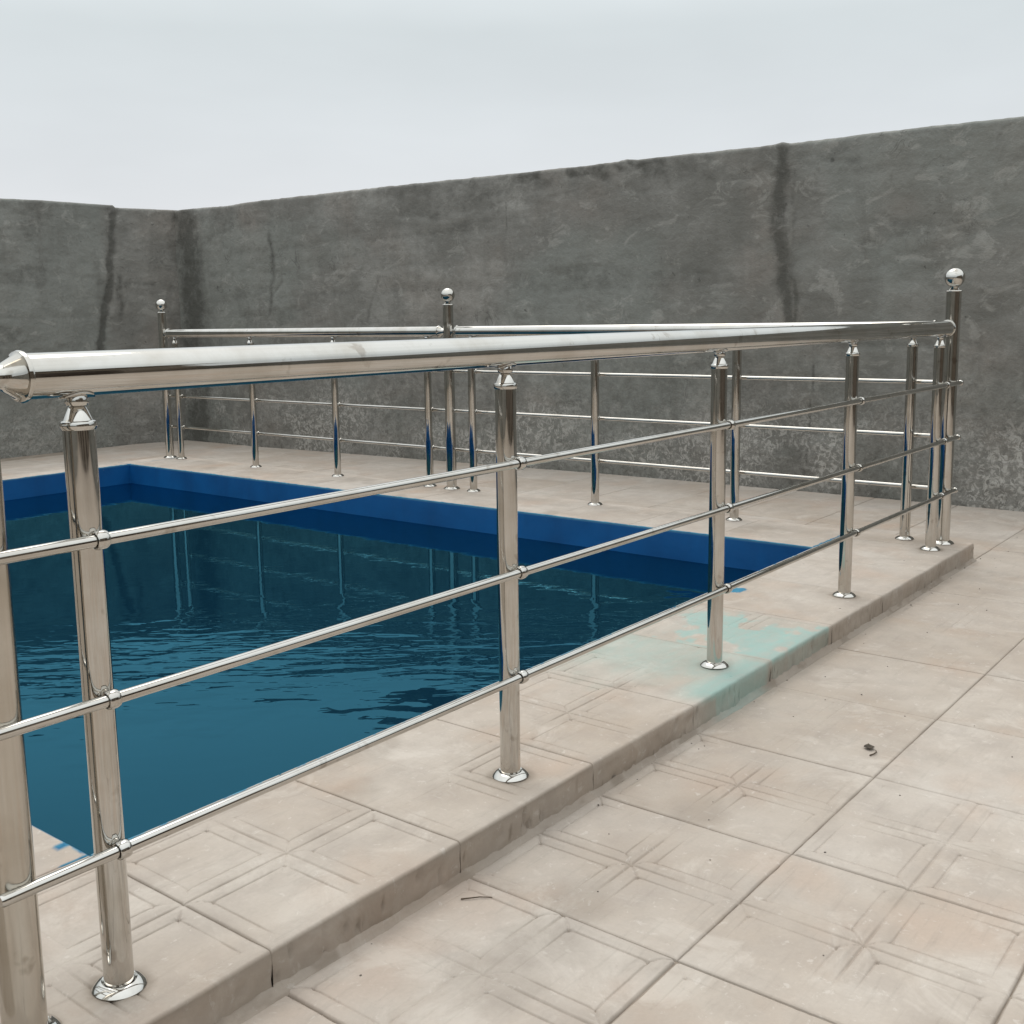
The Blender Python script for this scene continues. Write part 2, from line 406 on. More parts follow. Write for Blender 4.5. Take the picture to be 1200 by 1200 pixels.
def cam_px(p):
    d = Vector(p) - CP; q = [sum(RC[i][j]*d[j] for j in range(3)) for i in range(3)]
    if q[2] < .2: return None
    return 573.6+1282.4*q[0]/q[2], 574.5+1282.4*q[1]/q[2], q[2]
rt = random.Random(11)
stuff_bm = bmesh.new()
def add_stuff(x0, x1, y0, y1, z):
    c = [(x0, y0), (x1, y0), (x1, y1), (x0, y1)]
    i = .0015; c = [(x0+i, y0+i), (x1-i, y0+i), (x1-i, y1-i), (x0+i, y1-i)]
    t = [stuff_bm.verts.new((a, b, z)) for a, b in c]; bt = [stuff_bm.verts.new((a, b, z-.02)) for a, b in c]
    stuff_bm.faces.new(t)
    for q in range(4): stuff_bm.faces.new((bt[q], bt[(q+1) % 4], t[(q+1) % 4], t[q]))
SPECIAL = {}      # tile grid cells given a chosen variant (crisp ones near the camera)
for i in range(-15, 11):
    for j in range(0, 15):
        x0 = XL0 + i*TS; y1 = -KW - j*TS; x1 = x0+TS; y0 = y1-TS
        if x0 > 1.25: continue
        cxm, cym = (x0+x1)/2, (y0+y1)/2
        vis = False
        for (a, b) in ((x0, y0), (x1, y0), (x0, y1), (x1, y1), (cxm, cym)):
            q = cam_px((a, b, -K))
            if q and -250 < q[0] < 1450 and 0 < q[1] < 1450: vis = True
        xe = min(x1, 1.30)
        if not vis or j > 7: add_stuff(x0, xe, y0, y1, -K); continue
        if x1 > 1.30:
            o = link('tile', cheap_tile(x0, 1.30, y0, y1, -K), MT_TILE, yard); continue
        near = i <= 1
        v = rt.choice([0, 1, 3, 6, 4]) if near else rt.choice([2, 5, 4, 2])
        o = link('tile', tile_variants[v], None, yard)
        o.location = (cxm, cym, -K + rt.uniform(-.0008, .0008))
        o.rotation_euler = (rt.uniform(-.0016, .0016), rt.uniform(-.0016, .0016), rt.randrange(4)*math.pi/2 + rt.uniform(-.002, .002))
me = bpy.data.meshes.new('tile_field'); stuff_bm.to_mesh(me); stuff_bm.free()
o = link('tile_field', me, MT_TILE, yard); tag(o, kind='stuff')
# path behind the far railing
for j in range(-1, 16):
    for i in range(3):
        y0 = -KW + j*TS; x0 = .085 + i*TS; y1 = min(y0+TS, 6.34)
        if y0 < -.1 : continue
        if y1-y0 < .1: continue
        if abs(y1-y0-TS) < .01 and i < 2 or (i == 2 and x0+TS < 1.3 and abs(y1-y0-TS) < .01):
            o = link('tile', tile_variants[rt.choice([2, 5])], None, strip); o.location = (x0+TS/2, y0+TS/2, -K+rt.uniform(-.0006, .0006))
            o.rotation_euler = (0, 0, rt.randrange(4)*math.pi/2)
        else:
            link('tile', cheap_tile(x0, min(x0+TS, 1.31), y0, y1, -K), MT_TILE, strip)
for i in range(0, 6):
    for j in range(3):
        x1 = .083 - i*TS; y0 = 4.965 + j*TS; y1 = min(y0+TS, 6.37)
        link('tile', cheap_tile(x1-TS, x1, y0, y1, -K), MT_TILE, side)

# ------------------------------------------------------------------ pool surround (raised)
sur = link('pool_surround', box_mesh(-3.700, .060, -KW+.007, PY0-.004, -K-.10, -.022), MT_BED); tag(sur, kind='structure')
link('mortar_bed', box_mesh(PX1+.004, .060, PY0-.004, 4.93, -K-.10, -.022), MT_BED, sur)
link('mortar_bed', box_mesh(-3.700, PX0-.004, PY0-.004, 4.93, -K-.10, -.022), MT_BED, sur)
link('mortar_bed', box_mesh(PX0-.004, PX1+.004, PY1+.004, 4.93, -K-.10, -.022), MT_BED, sur)
link('pool_floor_slab', box_mesh(-3.700, .060, -KW+.012, 4.93, -1.6, -1.45), MT_BED, sur)

def teal_mask(X, Y):
    n = fbm(X*7, Y*14, 3.3); n2 = fbm(X*30+7, Y*60, 1.7)
    # full tile between two joints, thinner wash over the one before it
    a = sstep(-1.715, -1.69, X + .02*(n-.5))*sstep(-1.318, -1.335, X + .03*(n-.5))*sstep(.33, .27, Y + .10*(n-.5))
    a = a*(1 - .90*sstep(.50, .57, fbm(X*9+2, Y*13+5, .4)))*(.62+.55*n2)
    b = .8*sstep(-2.10, -1.86, X + .25*(n-.5) + .30*(Y-.02))*sstep(-1.69, -1.72, X)*.62*(.6+.7*n2)
    bb = sstep(-2.12, -2.0, X)*sstep(-1.70, -1.75, X)*sstep(.01, -.06, Y+.04*(n-.5))*.9
    return np.clip(np.maximum(np.maximum(a, b), bb), 0, 1)
def surround_block(x0, x1, y0, y1, pu, pv, open_sides, nx, ny, wear0, s, depth=.068):
    """one cast tile of the surround reaching over the kerb; open_sides: set of 'y0','x1','x0','y1' with a visible face down to the yard;
    sides named 'P..' face the pool"""
    g = .0012 if 0 else (.0002 if (x1 < -2.4 and y0 < 0) else .0001)
    def axis(a, b, n, lo_open, hi_open, org):
        a2 = a if lo_open else a+g; b2 = b if hi_open else b-g
        r = .010
        lo = [a2]*(6 if lo_open else 2); zlo = list(np.linspace(-1, -.0, 6)) if lo_open else [-1, 0]
        hi = [b2]*(6 if hi_open else 2); zhi = list(np.linspace(0, -1, 6)) if hi_open else [0, -1]
        midv = np.linspace(a2, b2, n+2)[1:-1] if n < 100 else axis_samples(a2, b2, org)
        midv = np.concatenate([[a2+.002, a2+.005, a2+.010], midv[(midv > a2+.013) & (midv < b2-.013)], [b2-.010, b2-.005, b2-.002]])
        return np.concatenate([lo, midv, hi]), np.concatenate([zlo, np.zeros(len(midv)), zhi]), a2, b2
    xs, zx, xa, xb = axis(x0, x1, nx, 'x0' in open_sides, 'x1' in open_sides, pu)
    ys, zy, ya, yb = axis(y0, y1, ny, 'y0' in open_sides, 'y1' in open_sides, pv)
    X, Y = np.meshgrid(xs, ys, indexing='ij')
    ZX, ZY = np.meshgrid(zx, zy, indexing='ij')
    down = np.minimum(ZX, ZY)
    wear = wear0*(.12 + 1.15*sstep(.36, .62, fbm(X*5+9, Y*5, s+.5)))
    e = np.minimum(np.minimum(X-xa, xb-X), np.minimum(Y-ya, yb-Y))
    inside = ((X-pu) > -.001) & ((X-pu) < TS+.001) & ((Y-pv) > -.001) & ((Y-pv) < TS+.001)
    calm = np.ones_like(X)
    if 'y0' in open_sides: calm = calm*sstep(.022, .05, Y-ya)
    Z = np.where(inside, emboss(X-pu, Y-pv, wear), 0)*calm + flat_noise(X, Y, s)
    # rounding: wide on kerb edges, small on joints
    def rnd(d, r): t = np.clip(1-d/r, 0, 1); return r*(1-np.sqrt(np.maximum(1-t*t, 0)))*.8
    for nm, d in (('x0', X-xa), ('x1', xb-X), ('y0', Y-ya), ('y1', yb-Y)):
        if nm in open_sides: Z = Z - rnd(d, .007 if nm == 'y0' else .004)
        else: Z = Z - (.0016 if g > .00015 else .0006)*sstep(.0025, .0005, d)
    Z = np.where(down < 0, np.minimum(Z, 0)*(1+down) + down*depth, Z)
    # rough cast face of the kerb
    rough = (.006*(fbm(X*6, Z*14, 4)-.5) + .005*(fbm(X*60, Z*60, 6)-.5) + .006*sstep(.68, .76, fbm(X*75, Z*75, 1.1)))
    if 'y0' in open_sides: Y = Y + np.where(ZY < 0, rough, 0)*(Y < ya+.001) + (.006*(fbm(X*4, X*0, 9.5)-.5) + .003*(fbm(X*30, X*0, 3.5)-.5))*(Y < ya+.02)
    if 'x1' in open_sides: X = X + np.where((ZX < 0) & (X > xb-.001), .006*(fbm(Y*14, Z*22, s+4)-.5), 0)
    # marks
    at = np.zeros((*X.shape, 3))
    at[..., 0] = teal_mask(X, Y)*np.where((down < 0), .35 + .5*(X > -2.0)*(X < -1.72), 1)
    nn = fbm(X*35, Y*35, 2.2); n3 = fbm(X*9, Y*9, 8.1)
    edge = np.minimum.reduce([np.maximum(np.maximum(Y-PY0, PX0-X), -9)*0 + np.abs(Y-PY0) + 9*(X < PX0-.05),
                              np.abs(X-PX1) + 9*(Y < PY0), np.abs(X-PX0) + 9*(Y < PY0-.01) , np.abs(Y-PY1) + 9*((X < PX0-.05))])
    blue = sstep(.005, .001, edge - .022*np.clip(nn-.55, 0, 1) - .020*sstep(.62, .75, n3)*nn*(X < -2.4))
    # the blob beside the third baluster
    blob = ((X+1.10)/.035)**2 + ((Y-.300)/.028)**2 + (nn-.5)*1.6
    blue = np.maximum(blue, sstep(1.1, .8, blob))
    for (qx, qy, qr) in ((-3.248, .350, .013), (-3.322, .425, .012), (-3.30, .40, .010)):
        blue = np.maximum(blue, sstep(1.1, .8, ((X-qx)/qr)**2 + ((Y-qy)/qr/.8)**2 + (nn-.5)*4))
    at[..., 1] = np.clip(blue, 0, 1)
    dirt_tone = (.55 if g > .00015 else .22)*np.exp(-(e/.0020)**2)*(down == 0)
    q = TS/2; du = np.abs((X-pu + q/2) % q - q/2); dv = np.abs((Y-pv + q/2) % q - q/2); lo = np.minimum(du, dv)
    dirt_tone = dirt_tone + np.where(inside, .14*wear*np.exp(-(lo/.0020)**2) + .08*wear*np.exp(-((lo-.030)/.0016)**2), 0)*calm
    dirt_tone = dirt_tone + .22*sstep(.6, .72, fbm(X*5+3, Y*5, s+2))
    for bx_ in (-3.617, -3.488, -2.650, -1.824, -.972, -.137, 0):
        rr_ = np.hypot(X-bx_, Y); dirt_tone = dirt_tone + .42*sstep(.052, .036, rr_ + .016*(nn-.5)) + .14*sstep(.11, .04, rr_ + .05*(n3-.5))  # darker ring round the foot of each post
    face = (down < 0)
    dirt_tone = np.where(face, .24 + .20*sstep(.45, .7, fbm(X*9, Z*26, 5.5)) + .5*sstep(.74, .80, fbm(X*80, Z*80, 1.1)) + .12*sstep(-.045, -.068, Z), dirt_tone)
    at[..., 2] = np.clip(dirt_tone, 0, .9)
    return grid_mesh(np.stack([X, Y, Z], -1), at, 'tile')

# front row: joints at X0 + i*TS
for i in range(-1, 9):
    x0 = X0 + i*TS; x1 = min(x0+TS, .068)
    if i == -1: x0 = -3.715
    opens = {'y0', 'y1'}
    if i == 8: opens.add('x1')
    if i == -1: opens.add('x0')
    near = i < 5
    wear = (1.0, 1.0, .85, .7, .75, .45, .35, .3, .3, .3)[i+1]
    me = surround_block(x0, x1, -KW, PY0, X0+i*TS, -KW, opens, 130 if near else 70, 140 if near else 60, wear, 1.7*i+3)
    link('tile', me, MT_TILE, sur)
# far side (under the far railing) and left/right returns
y = PY0
j = 0
while y < 4.93-.05:
    y1 = min(y+TS, 4.93)
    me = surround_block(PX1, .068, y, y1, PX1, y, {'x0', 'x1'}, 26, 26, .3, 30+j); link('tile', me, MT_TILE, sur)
    me = surround_block(-3.708, PX0, y, y1, -3.708, y, {'x0', 'x1'}, 40, 40, .6, 60+j); link('tile', me, MT_TILE, sur)
    y = y1; j += 1
x = PX0; j = 0
while x < PX1-.02:
    x1 = min(x+TS, PX1)
    me = surround_block(x, x1, PY1, 4.93, x, PY1, {'y0', 'y1'}, 20, 16, .3, 90+j); link('tile', me, MT_TILE, sur)
    x = x1; j += 1

# cement smeared along the foot of the kerb
xs = np.linspace(-3.72, .074, 900); pr = []
for f, (dy, dz) in enumerate(((.006, .016), (.001, .011), (-.002, .006), (-.005, .003), (-.009, .0008), (-.012, -.004))):
    n_ = fbm(xs*11, xs*0+f*.6, 2.5)-.5; n2_ = fbm(xs*50, xs*0+f, 4.5)-.5
    pr.append(np.stack([xs, -KW + dy*(1+1.0*n_) + .0015*n2_ - .002, -K + dz*(1+1.0*n_) + .0015*n2_], -1))
P = np.stack(pr, 1); at = np.zeros(P.shape); at[..., 2] = .30 + .30*sstep(.5, .7, fbm(P[..., 0]*14, P[..., 1]*60, 3)); at[..., 0] = .5*sstep(-2.05, -1.95, P[..., 0])*sstep(-1.70, -1.80, P[..., 0])
link('mortar_fillet', grid_mesh(P, at), MT_TILE, yard)

# ------------------------------------------------------------------ pool basin and water
def basin():
    a = .0025; xs0, xs1, ys0, ys1 = PX0+a, PX1-a, PY0+a, PY1-a
    vs, fs = [], []
    # each painted wall a fine sheet with slight unevenness
    def wallsheet(p, q, nrm):
        n = int(math.dist(p, q)/.05)+1; zs = np.linspace(-.004, -1.40, 24)
        t = np.linspace(0, 1, n); T, Zz = np.meshgrid(t, zs, indexing='ij')
        X = p[0]+(q[0]-p[0])*T; Y = p[1]+(q[1]-p[1])*T
        d = .006*fbm((X+Y)*4, Zz*4, 2.2)*sstep(0, -.03, Zz)*np.minimum(1, 12*np.minimum(T, 1-T))
        return np.stack([X+nrm[0]*d, Y+nrm[1]*d, Zz], -1)
    obs = []
    for p, q, nrm in (((xs0, ys0), (xs1, ys0), (0, 1)), ((xs1, ys0), (xs1, ys1), (-1, 0)), ((xs1, ys1), (xs0, ys1), (0, -1)), ((xs0, ys1), (xs0, ys0), (1, 0))):
        obs.append(grid_mesh(wallsheet(p, q, nrm)))
    return obs, (xs0, xs1, ys0, ys1)
bw, (bx0, bx1, by0, by1) = basin()
pool = link('pool_basin', box_mesh(bx0, bx1, by0, by1, -1.449, -1.395), MT_POOL); tag(pool, kind='structure')
for me in bw: link('pool_wall', me, MT_POOL, pool)
water = link('pool_water', mesh_from([(bx0, by0, WL), (bx1, by0, WL), (bx1, by1, WL), (bx0, by1, WL)], [(0, 1, 2, 3)]), MT_WATER)
tag(water, kind='structure')

# ------------------------------------------------------------------ yard walls
BY = [b[0] for b in BACKWALL]; BX = [b[1] for b in BACKWALL]
def wall_sheet(sv, face, normal, top, thick, marks, zbase=-K-.02, nz=150):
    """sv: samples along the wall; face(s)->(x,y); normal: outward unit of the visible face"""
    tt = np.linspace(0, 1, nz)
    Sg, T = np.meshgrid(sv, tt, indexing='ij')
    fx, fy = face(Sg); H = top(Sg)
    Z = zbase + T*(H-zbase)
    d = .018*(fbm(Sg*1.3, Z*2.2, 4.1)-.5) + .012*(fbm(Sg*3.5, Z*5, 1.3)-.5) + .005*(fbm(Sg*12, Z*16, 7)-.5) + .003*(fbm(Sg*5, Z*38, 3)-.5)
    mk = marks(Sg, Z, H)
    d = d - .010*mk[..., 0] + .003*mk[..., 1]*(fbm(Sg*60, Z*60, 2)-.3)
    d = d - .010*np.clip(1-(H-Z)/.012, 0, 1)
    P = [np.stack([fx+normal[0]*d, fy+normal[1]*d, Z], -1)]
    A = [mk]
    s1 = sv[:, None]; fx1, fy1 = face(s1); H1 = top(s1)
    for f in (.25, .6, 1.0):
        zz = H1 + .004*(fbm(s1*9, s1*0+f*7, 2)-.5)
        P.append(np.stack([fx1-normal[0]*thick*f, fy1-normal[1]*thick*f, zz - (.012 if f == 1 else 0)], -1)); A.append(mk[:, -1:, :]*.5)
    P.append(np.stack([fx1-normal[0]*thick, fy1-normal[1]*thick, H1*0+zbase-.1], -1)); A.append(mk[:, :1, :]*0)
    return grid_mesh(np.concatenate(P, 1), np.concatenate(A, 1), 'plaster_wall')

def crack(s, z, pts, w, seed, amp=.025):
    """soft dark streak following points (z, s)"""
    zs = [p[0] for p in pts]; ss = [p[1] for p in pts]
    c = np.interp(z, zs, ss) + amp*(fbm(z*9, z*0+seed, seed)-.5)*2
    ww = w*(.45 + 1.2*fbm(z*7, z*0, seed+3))
    inr = sstep(zs[0]-.05, zs[0]+.03, z)*sstep(zs[-1]+.05, zs[-1]-.03, z)
    return np.exp(-((s-c)/ww)**2)*inr

def back_marks(s, z, H):
    dk = np.zeros_like(s)
    dk = np.maximum(dk, .8*crack(s, z, [(.75, 1.20), (1.30, 1.27), (1.72, 1.27)], .050, 1.1))
    dk = np.maximum(dk, .7*crack(s, z, [(.78, 1.17), (1.30, 1.23)], .022, 2.3, .05))
    dk = np.maximum(dk, .45*crack(s, z, [(1.2, 1.19), (1.62, 1.20)], .016, 3.3, .04))
    dk = np.maximum(dk, .85*crack(s, z, [(-.06, 1.10), (.60, 1.06)], .009, 4.4, .012))
    dk = np.maximum(dk, .6*crack(s, z, [(.9, 5.12), (1.35, 5.05), (1.5, 5.1)], .035, 5.4, .06))
    dk = np.maximum(dk, .55*crack(s, z, [(.85, 5.35), (1.15, 4.98)], .025, 6.4, .03))
    dk = np.maximum(dk, .5*crack(s, z, [(.85, 4.18), (1.15, 4.08)], .018, 7.4, .03))
    dk = np.maximum(dk, .35*crack(s, z, [(1.0, 4.35), (1.7, 4.33)], .012, 8.4, .03))
    dk = np.maximum(dk, .55*crack(s, z, [(1.40, 3.02), (1.58, 3.02)], .008, 9.4, .006))
    dk = np.maximum(dk, .92*np.exp(-((s-6.04-.10*(fbm(z*3, z*0, 4)-.5))/.20)**2)*(.65+.45*fbm(z*3, s*6, 5)))      # stained corner
    # smeared render under the coping, thicker towards the middle
    band = sstep(.26, .03, H-z)*sstep(.48, .64, fbm(s*4.5, z*7, 11.1))*.64
    band *= .35 + .65*np.exp(-((s-2.7)/1.5)**2)
    dk = np.maximum(dk, band)
    dk = np.maximum(dk, .42*sstep(.58, .72, fbm(s*1.7, z*5.5, 21))*(.6+.6*fbm(s*9, z*12, 3)))
    dk = np.maximum(dk, .35*np.exp(-((z-.86+.03*np.sin(s*2))/.045)**2)*sstep(.42, .62, fbm(s*1.8, z*2, 31)))
    dk = np.maximum(dk, .30*np.exp(-((z-1.22)/.03)**2)*sstep(.48, .66, fbm(s*1.6+4, z*2, 33)))
    dk = np.maximum(dk, .55*sstep(.03, -.04, z-(-.068))*0 + .30*sstep(.16, -.02, z)*fbm(s*6, z*9, 12))
    pale = sstep(.55, .05, z)*sstep(.38, .56, fbm(s*1.9, z*2.4, 41))*(.6+.8*fbm(s*8, z*8, 42))
    dk = np.maximum(dk, .45*sstep(.50, .10, z)*sstep(.48, .62, fbm(s*3.1, z*4.2, 48)))
    pale = np.maximum(pale, .30*sstep(.9, .2, z)*sstep(.55, .7, fbm(s*4, z*3, 45)))
    for q, zc in enumerate((.30, .52, .70, 1.04, 1.40, 1.56)):
        dk = np.maximum(dk, (.42, .38, .48, .36, .38, .3)[q]*np.exp(-((z-zc-.02*np.sin(s*1.3+q))/.034)**2)*sstep(.40, .62, fbm(s*1.5+q*9, z*2, 33+q)))
    for cs, cz, ws, wz in ((.03, .14, .26, .19), (.98, .12, .10, .20), (1.45, .14, .17, .17), (2.8, .18, .35, .16), (2.1, .10, .2, .1), (4.5, .2, .3, .2), (3.6, .1, .2, .12)):
        pale = np.maximum(pale, 1.5*np.exp(-((s-cs)/ws)**2 - ((z-cz)/wz)**2)*(.5+.7*fbm(s*9, z*9, 77)))
    lower_dark = sstep(.88, .55, z + .35*(fbm(s*2.2, z*1.5, 91)-.5) + .10*(fbm(s*11, z*9, 93)-.5))*(.30+.25*fbm(s*3, z*3, 95))  # darker towards the bottom, with an uneven upper edge
    dk = np.maximum(dk, lower_dark)
    fresh = sstep(.45, .60, fbm(s*.8, z*1.1, 51))
    return np.clip(np.stack([dk, pale, fresh], -1), 0, 1)
def back_top(s):
    t = 1.733 - .008*np.clip(1.8-s, 0, 2) + .007*(fbm(s*1.5, s*0, 3)-.5) + .006*(fbm(s*9, s*0, 5)-.5) + .004*(fbm(s*30, s*0, 8)-.5)
    t = t + .011*np.exp(-((s-2.2)/.05)**2)*sstep(-.2, .4, fbm(s*30, s*0, 3)-.3) + .010*np.exp(-((s-1.27)/.03)**2)
    t = t - .010*np.exp(-((s-5.6)/.25)**2)
    return t
sv = np.concatenate([np.linspace(-6.4, -1.0, 60), np.linspace(-.98, 6.45, 640)])
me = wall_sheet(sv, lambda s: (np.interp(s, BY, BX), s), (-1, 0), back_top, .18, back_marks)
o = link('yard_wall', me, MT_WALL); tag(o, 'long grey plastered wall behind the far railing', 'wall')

LX = [-9.2, -.4, .4, .75, 1.09, 1.5]; LY = [6.40, 6.37, 6.36, 6.31, 6.19, 6.10]
def left_marks(s, z, H):
    dk = .92*crack(s, z, [(.35, .40), (.74, .49), (1.05, .56), (1.38, .605), (1.70, .66)], .036, 1.7, .03)
    dk = np.maximum(dk, .55*crack(s, z, [(.9, .66), (1.25, .65)], .030, 2.7, .06))
    dk = np.maximum(dk, .55*np.exp(-((s-1.15)/.20)**2))
    dk = np.maximum(dk, .48*np.exp(-((z-1.17)/.028)**2)*sstep(.35, .55, fbm(s*3, z*2, 31)))
    dk = np.maximum(dk, .34*np.exp(-((z-1.47)/.022)**2)*sstep(.35, .6, fbm(s*2.5, z*2, 35)))
    dk = np.maximum(dk, .26*np.exp(-((z-.92)/.020)**2)*sstep(.35, .6, fbm(s*2.5, z*2, 36)))
    dk = np.maximum(dk, .40*sstep(.18, .02, H-z)*sstep(.48, .64, fbm(s*4, z*7, 11)))
    dk = np.maximum(dk, .45*sstep(.58, .72, fbm(s*2.4, z*5, 24)))
    pale = sstep(.45, .05, z)*sstep(.42, .6, fbm(s*2, z*2, 41))*.5
    fresh = sstep(.60, .50, s)*np.ones_like(z)*.9
    return np.clip(np.stack([dk, pale, fresh], -1), 0, 1)
def left_top(s):
    return 1.737 + .017*sstep(.664, .652, s)*sstep(-.9, .3, s) + .006*(fbm(s*2, s*0, 13)-.5) + .005*(fbm(s*12, s*0, 15)-.5)
sv = np.concatenate([np.linspace(1.33, -1.0, 230), np.linspace(-1.03, -9.2, 70)])
me = wall_sheet(sv, lambda s: (s, np.interp(s, LX, LY)), (0, -1), left_top, .18, left_marks)
o = link('yard_wall', me, MT_WALL); tag(o, 'grey plastered wall at the far left, split by a dark crooked crack', 'wall')

# beyond the frame: unseen wall and building, added for the steel and the water to mirror
sv = np.linspace(-6.4, 6.5, 160)
def far_marks(s, z, H): return np.clip(np.stack([.5*sstep(.5, .7, fbm(s*2, z*3, 61)), .3*sstep(.4, 0, z), fbm(s, z, 5)], -1), 0, 1)
me = wall_sheet(sv, lambda s: (s*0-9.0, s), (1, 0), lambda s: 1.73+.01*fbm(s*3, s*0, 2), .18, far_marks, nz=40)
o = link('yard_wall', me, MT_WALL); tag(o, 'grey plastered yard wall on the entry side, outside the picture', 'wall')
unseen_house = empty('unseen_house', (-3.5, -6.3, -K))
tag(unseen_house, 'unseen tan plastered building, its dark doorways added for reflections in the steel', 'unseen_house')
HX0, HX1 = -9.2, 1.4
gaps = [(-8.3, -7.5), (-6.3, -5.3), (-4.5, -3.6), (-2.4, -1.5), (-.2, .6)]
xx = HX0
bmh = bmesh.new()
def hb(bm, x0, x1, y0, y1, z0, z1):
    r = bmesh.ops.create_cube(bm, size=1)['verts']; bmesh.ops.scale(bm, vec=(x1-x0, y1-y0, z1-z0), verts=r)
    bmesh.ops.translate(bm, vec=((x0+x1)/2, (y0+y1)/2, (z0+z1)/2), verts=r)
for a, b in gaps + [(HX1, HX1)]:
    hb(bmh, xx, a, -6.6, -6.3, 0, 2.15); xx = b
hb(bmh, HX0, HX1, -6.6, -6.3, 2.152, 3.1); hb(bmh, HX0, HX1, -9.5, -9.3, 0, 3.1); hb(bmh, HX0, HX0+.2, -9.298, -6.602, 0, 3.1); hb(bmh, HX1-.2, HX1, -9.298, -6.602, 0, 3.1)
bmesh.ops.translate(bmh, vec=(3.5, 6.3, 0), verts=bmh.verts)
me = bpy.data.meshes.new('house_wall'); bmh.to_mesh(me); bmh.free(); link('wall', me, MT_HOUSE, unseen_house)
me = box_mesh(HX0-.1+3.5, HX1+.1+3.5, -3.4, .45, 3.103, 3.28, .01); link('roof', me, MT_HOUSE, unseen_house)
for a, b in gaps:
    d = link('added_door', box_mesh(a+.02+3.5, b-.02+3.5, -.20, -.16, .01, 2.14, .004), MT_DOOR, unseen_house)  # unseen doors added to put dark streaks into the steel

# ------------------------------------------------------------------ railings
HRr = .0268; PR = .0192; NR = .0262; RR = .0078; OFF = .0305
ME = {}
top = HR - HRr
ME['post'] = lathe([(PR, 0), (PR, top-.036), (PR-.0008, top-.0355)], 48, name='tube')
ME['head'] = lathe([(0, top-.040), (PR+.0006, top-.040), (PR+.0024, top-.037), (PR+.0028, top-.0335), (PR+.0012, top-.0300), (PR-.0015, top-.0290),
                    (.0105, top-.0135), (.0088, top-.0125), (.0088, top-.0115)], 48, name='head')
ME['neck'] = lathe([(.0086, top-.0125), (.0125, top-.0108), (.0142, top-.0070), (.0135, top-.0030), (.0118, top+.003)], 40, name='neck')
# saddle plate that wraps the underside of the handrail (axis along X)
def saddle():
    vs, fs = [], []; nu, nv = 14, 14
    for L, (rad) in enumerate((HRr+.0022, HRr+.0002)):
        for i in range(nu+1):
            for j in range(nv+1):
                a = (i/nu-.5)*2; b = (j/nv-.5)*2
                # squircle-ish disc mapped on the tube
                x = a*math.sqrt(1-b*b/2)*.022; s = b*math.sqrt(1-a*a/2)*.019
                th = s/HRr
                vs.append((x, rad*math.sin(th), HR-rad*math.cos(th)))
    N = (nu+1)*(nv+1)
    for i in range(nu):
        for j in range(nv):
            q = i*(nv+1)+j; fs.append((q, q+1, q+nv+2, q+nv+1)); fs.append((N+q, N+q+nv+1, N+q+nv+2, N+q+1))
    ring = [i*(nv+1) for i in range(nu+1)] + [nu*(nv+1)+j for j in range(1, nv+1)] + [i*(nv+1)+nv for i in range(nu-1, -1, -1)] + [j for j in range(nv-1, 0, -1)]
    for a, b in zip(ring, ring[1:]+ring[:1]): fs.append((a, b, N+b, N+a))
    me = mesh_from(vs, fs, True)
    bm = bmesh.new(); bm.from_mesh(me); bmesh.ops.recalc_face_normals(bm, faces=bm.faces); bm.to_mesh(me); bm.free(); return me
ME['saddle'] = saddle()
def flange(r_in, R):
    return lathe([(R, .0005), (R+.0004, .002), (R-.0015, .0045), (R-.008, .0095), (R-.012, .0108), (r_in+.0035, .0112), (r_in+.0008, .0095), (r_in+.0006, .0045)], 56, name='flange', sharp=50)
ME['flange'] = flange(PR, .0345); ME['nflange'] = flange(NR, .042)
ME['newel'] = lathe([(NR, 0), (NR, .930), (NR-.001, .9305), (0, .9305)], 56, name='newel')
ME['collar'] = lathe([(0, .9305), (NR+.0022, .9305), (NR+.0030, .9322), (NR+.0016, .9345), (NR-.005, .936), (.0165, .9405), (.0135, .9440), (.0145, .948), (.017, .952)], 48, name='collar')
BR = .0350; BZ = .9800
ME['ball'] = lathe([(0, BZ-BR)] + [(BR*math.sin(t), BZ-BR*math.cos(t)) for t in np.linspace(.12, math.pi-.12, 26)] + [(0, BZ+BR)], 48, name='ball', sharp=80)
# ring holder: sleeve round the rod, with a short stud to the post; modelled along X, offset towards -Y
ME['ring'] = lathe([(RR+.0012, .0075), (.0098, .0082), (.0116, .0070), (.0122, .003), (.0122, -.003), (.0116, -.0070), (.0100, -.0082), (.0088, -.0078), (.0086, .0), (RR+.0012, .0075)], 32, 'X', 'ring', 50)
ME['gap_shade'] = lathe([(RR, -.0068), (.0089, -.0068)], 32, 'X', 'gap_shade')  # flat black disc painting the shade between ring and rod
ME['stud'] = lathe([(.0050, 0), (.0050, .0125)], 20, 'Y', 'stud')
ME['rodball'] = lathe([(0, -.0105)] + [(.0105*math.sin(t), -.0105*math.cos(t)) for t in np.linspace(.2, math.pi-.2, 12)] + [(0, .0105)], 24, 'X', 'rodball', 80)
ME['railend'] = lathe([(HRr+.0003, 0), (HRr+.0030, .0012), (HRr+.0038, .0040), (HRr+.0026, .0070), (HRr-.0015, .0085), (.0165, .0250), (.0140, .0285), (.0140, .041)], 56, 'X', 'railend', 45)
for m_ in ME.values():
    m_.materials.append(MT_STEEL)
ME['gap_shade'].materials.clear(); ME['gap_shade'].materials.append(MT_DARK)

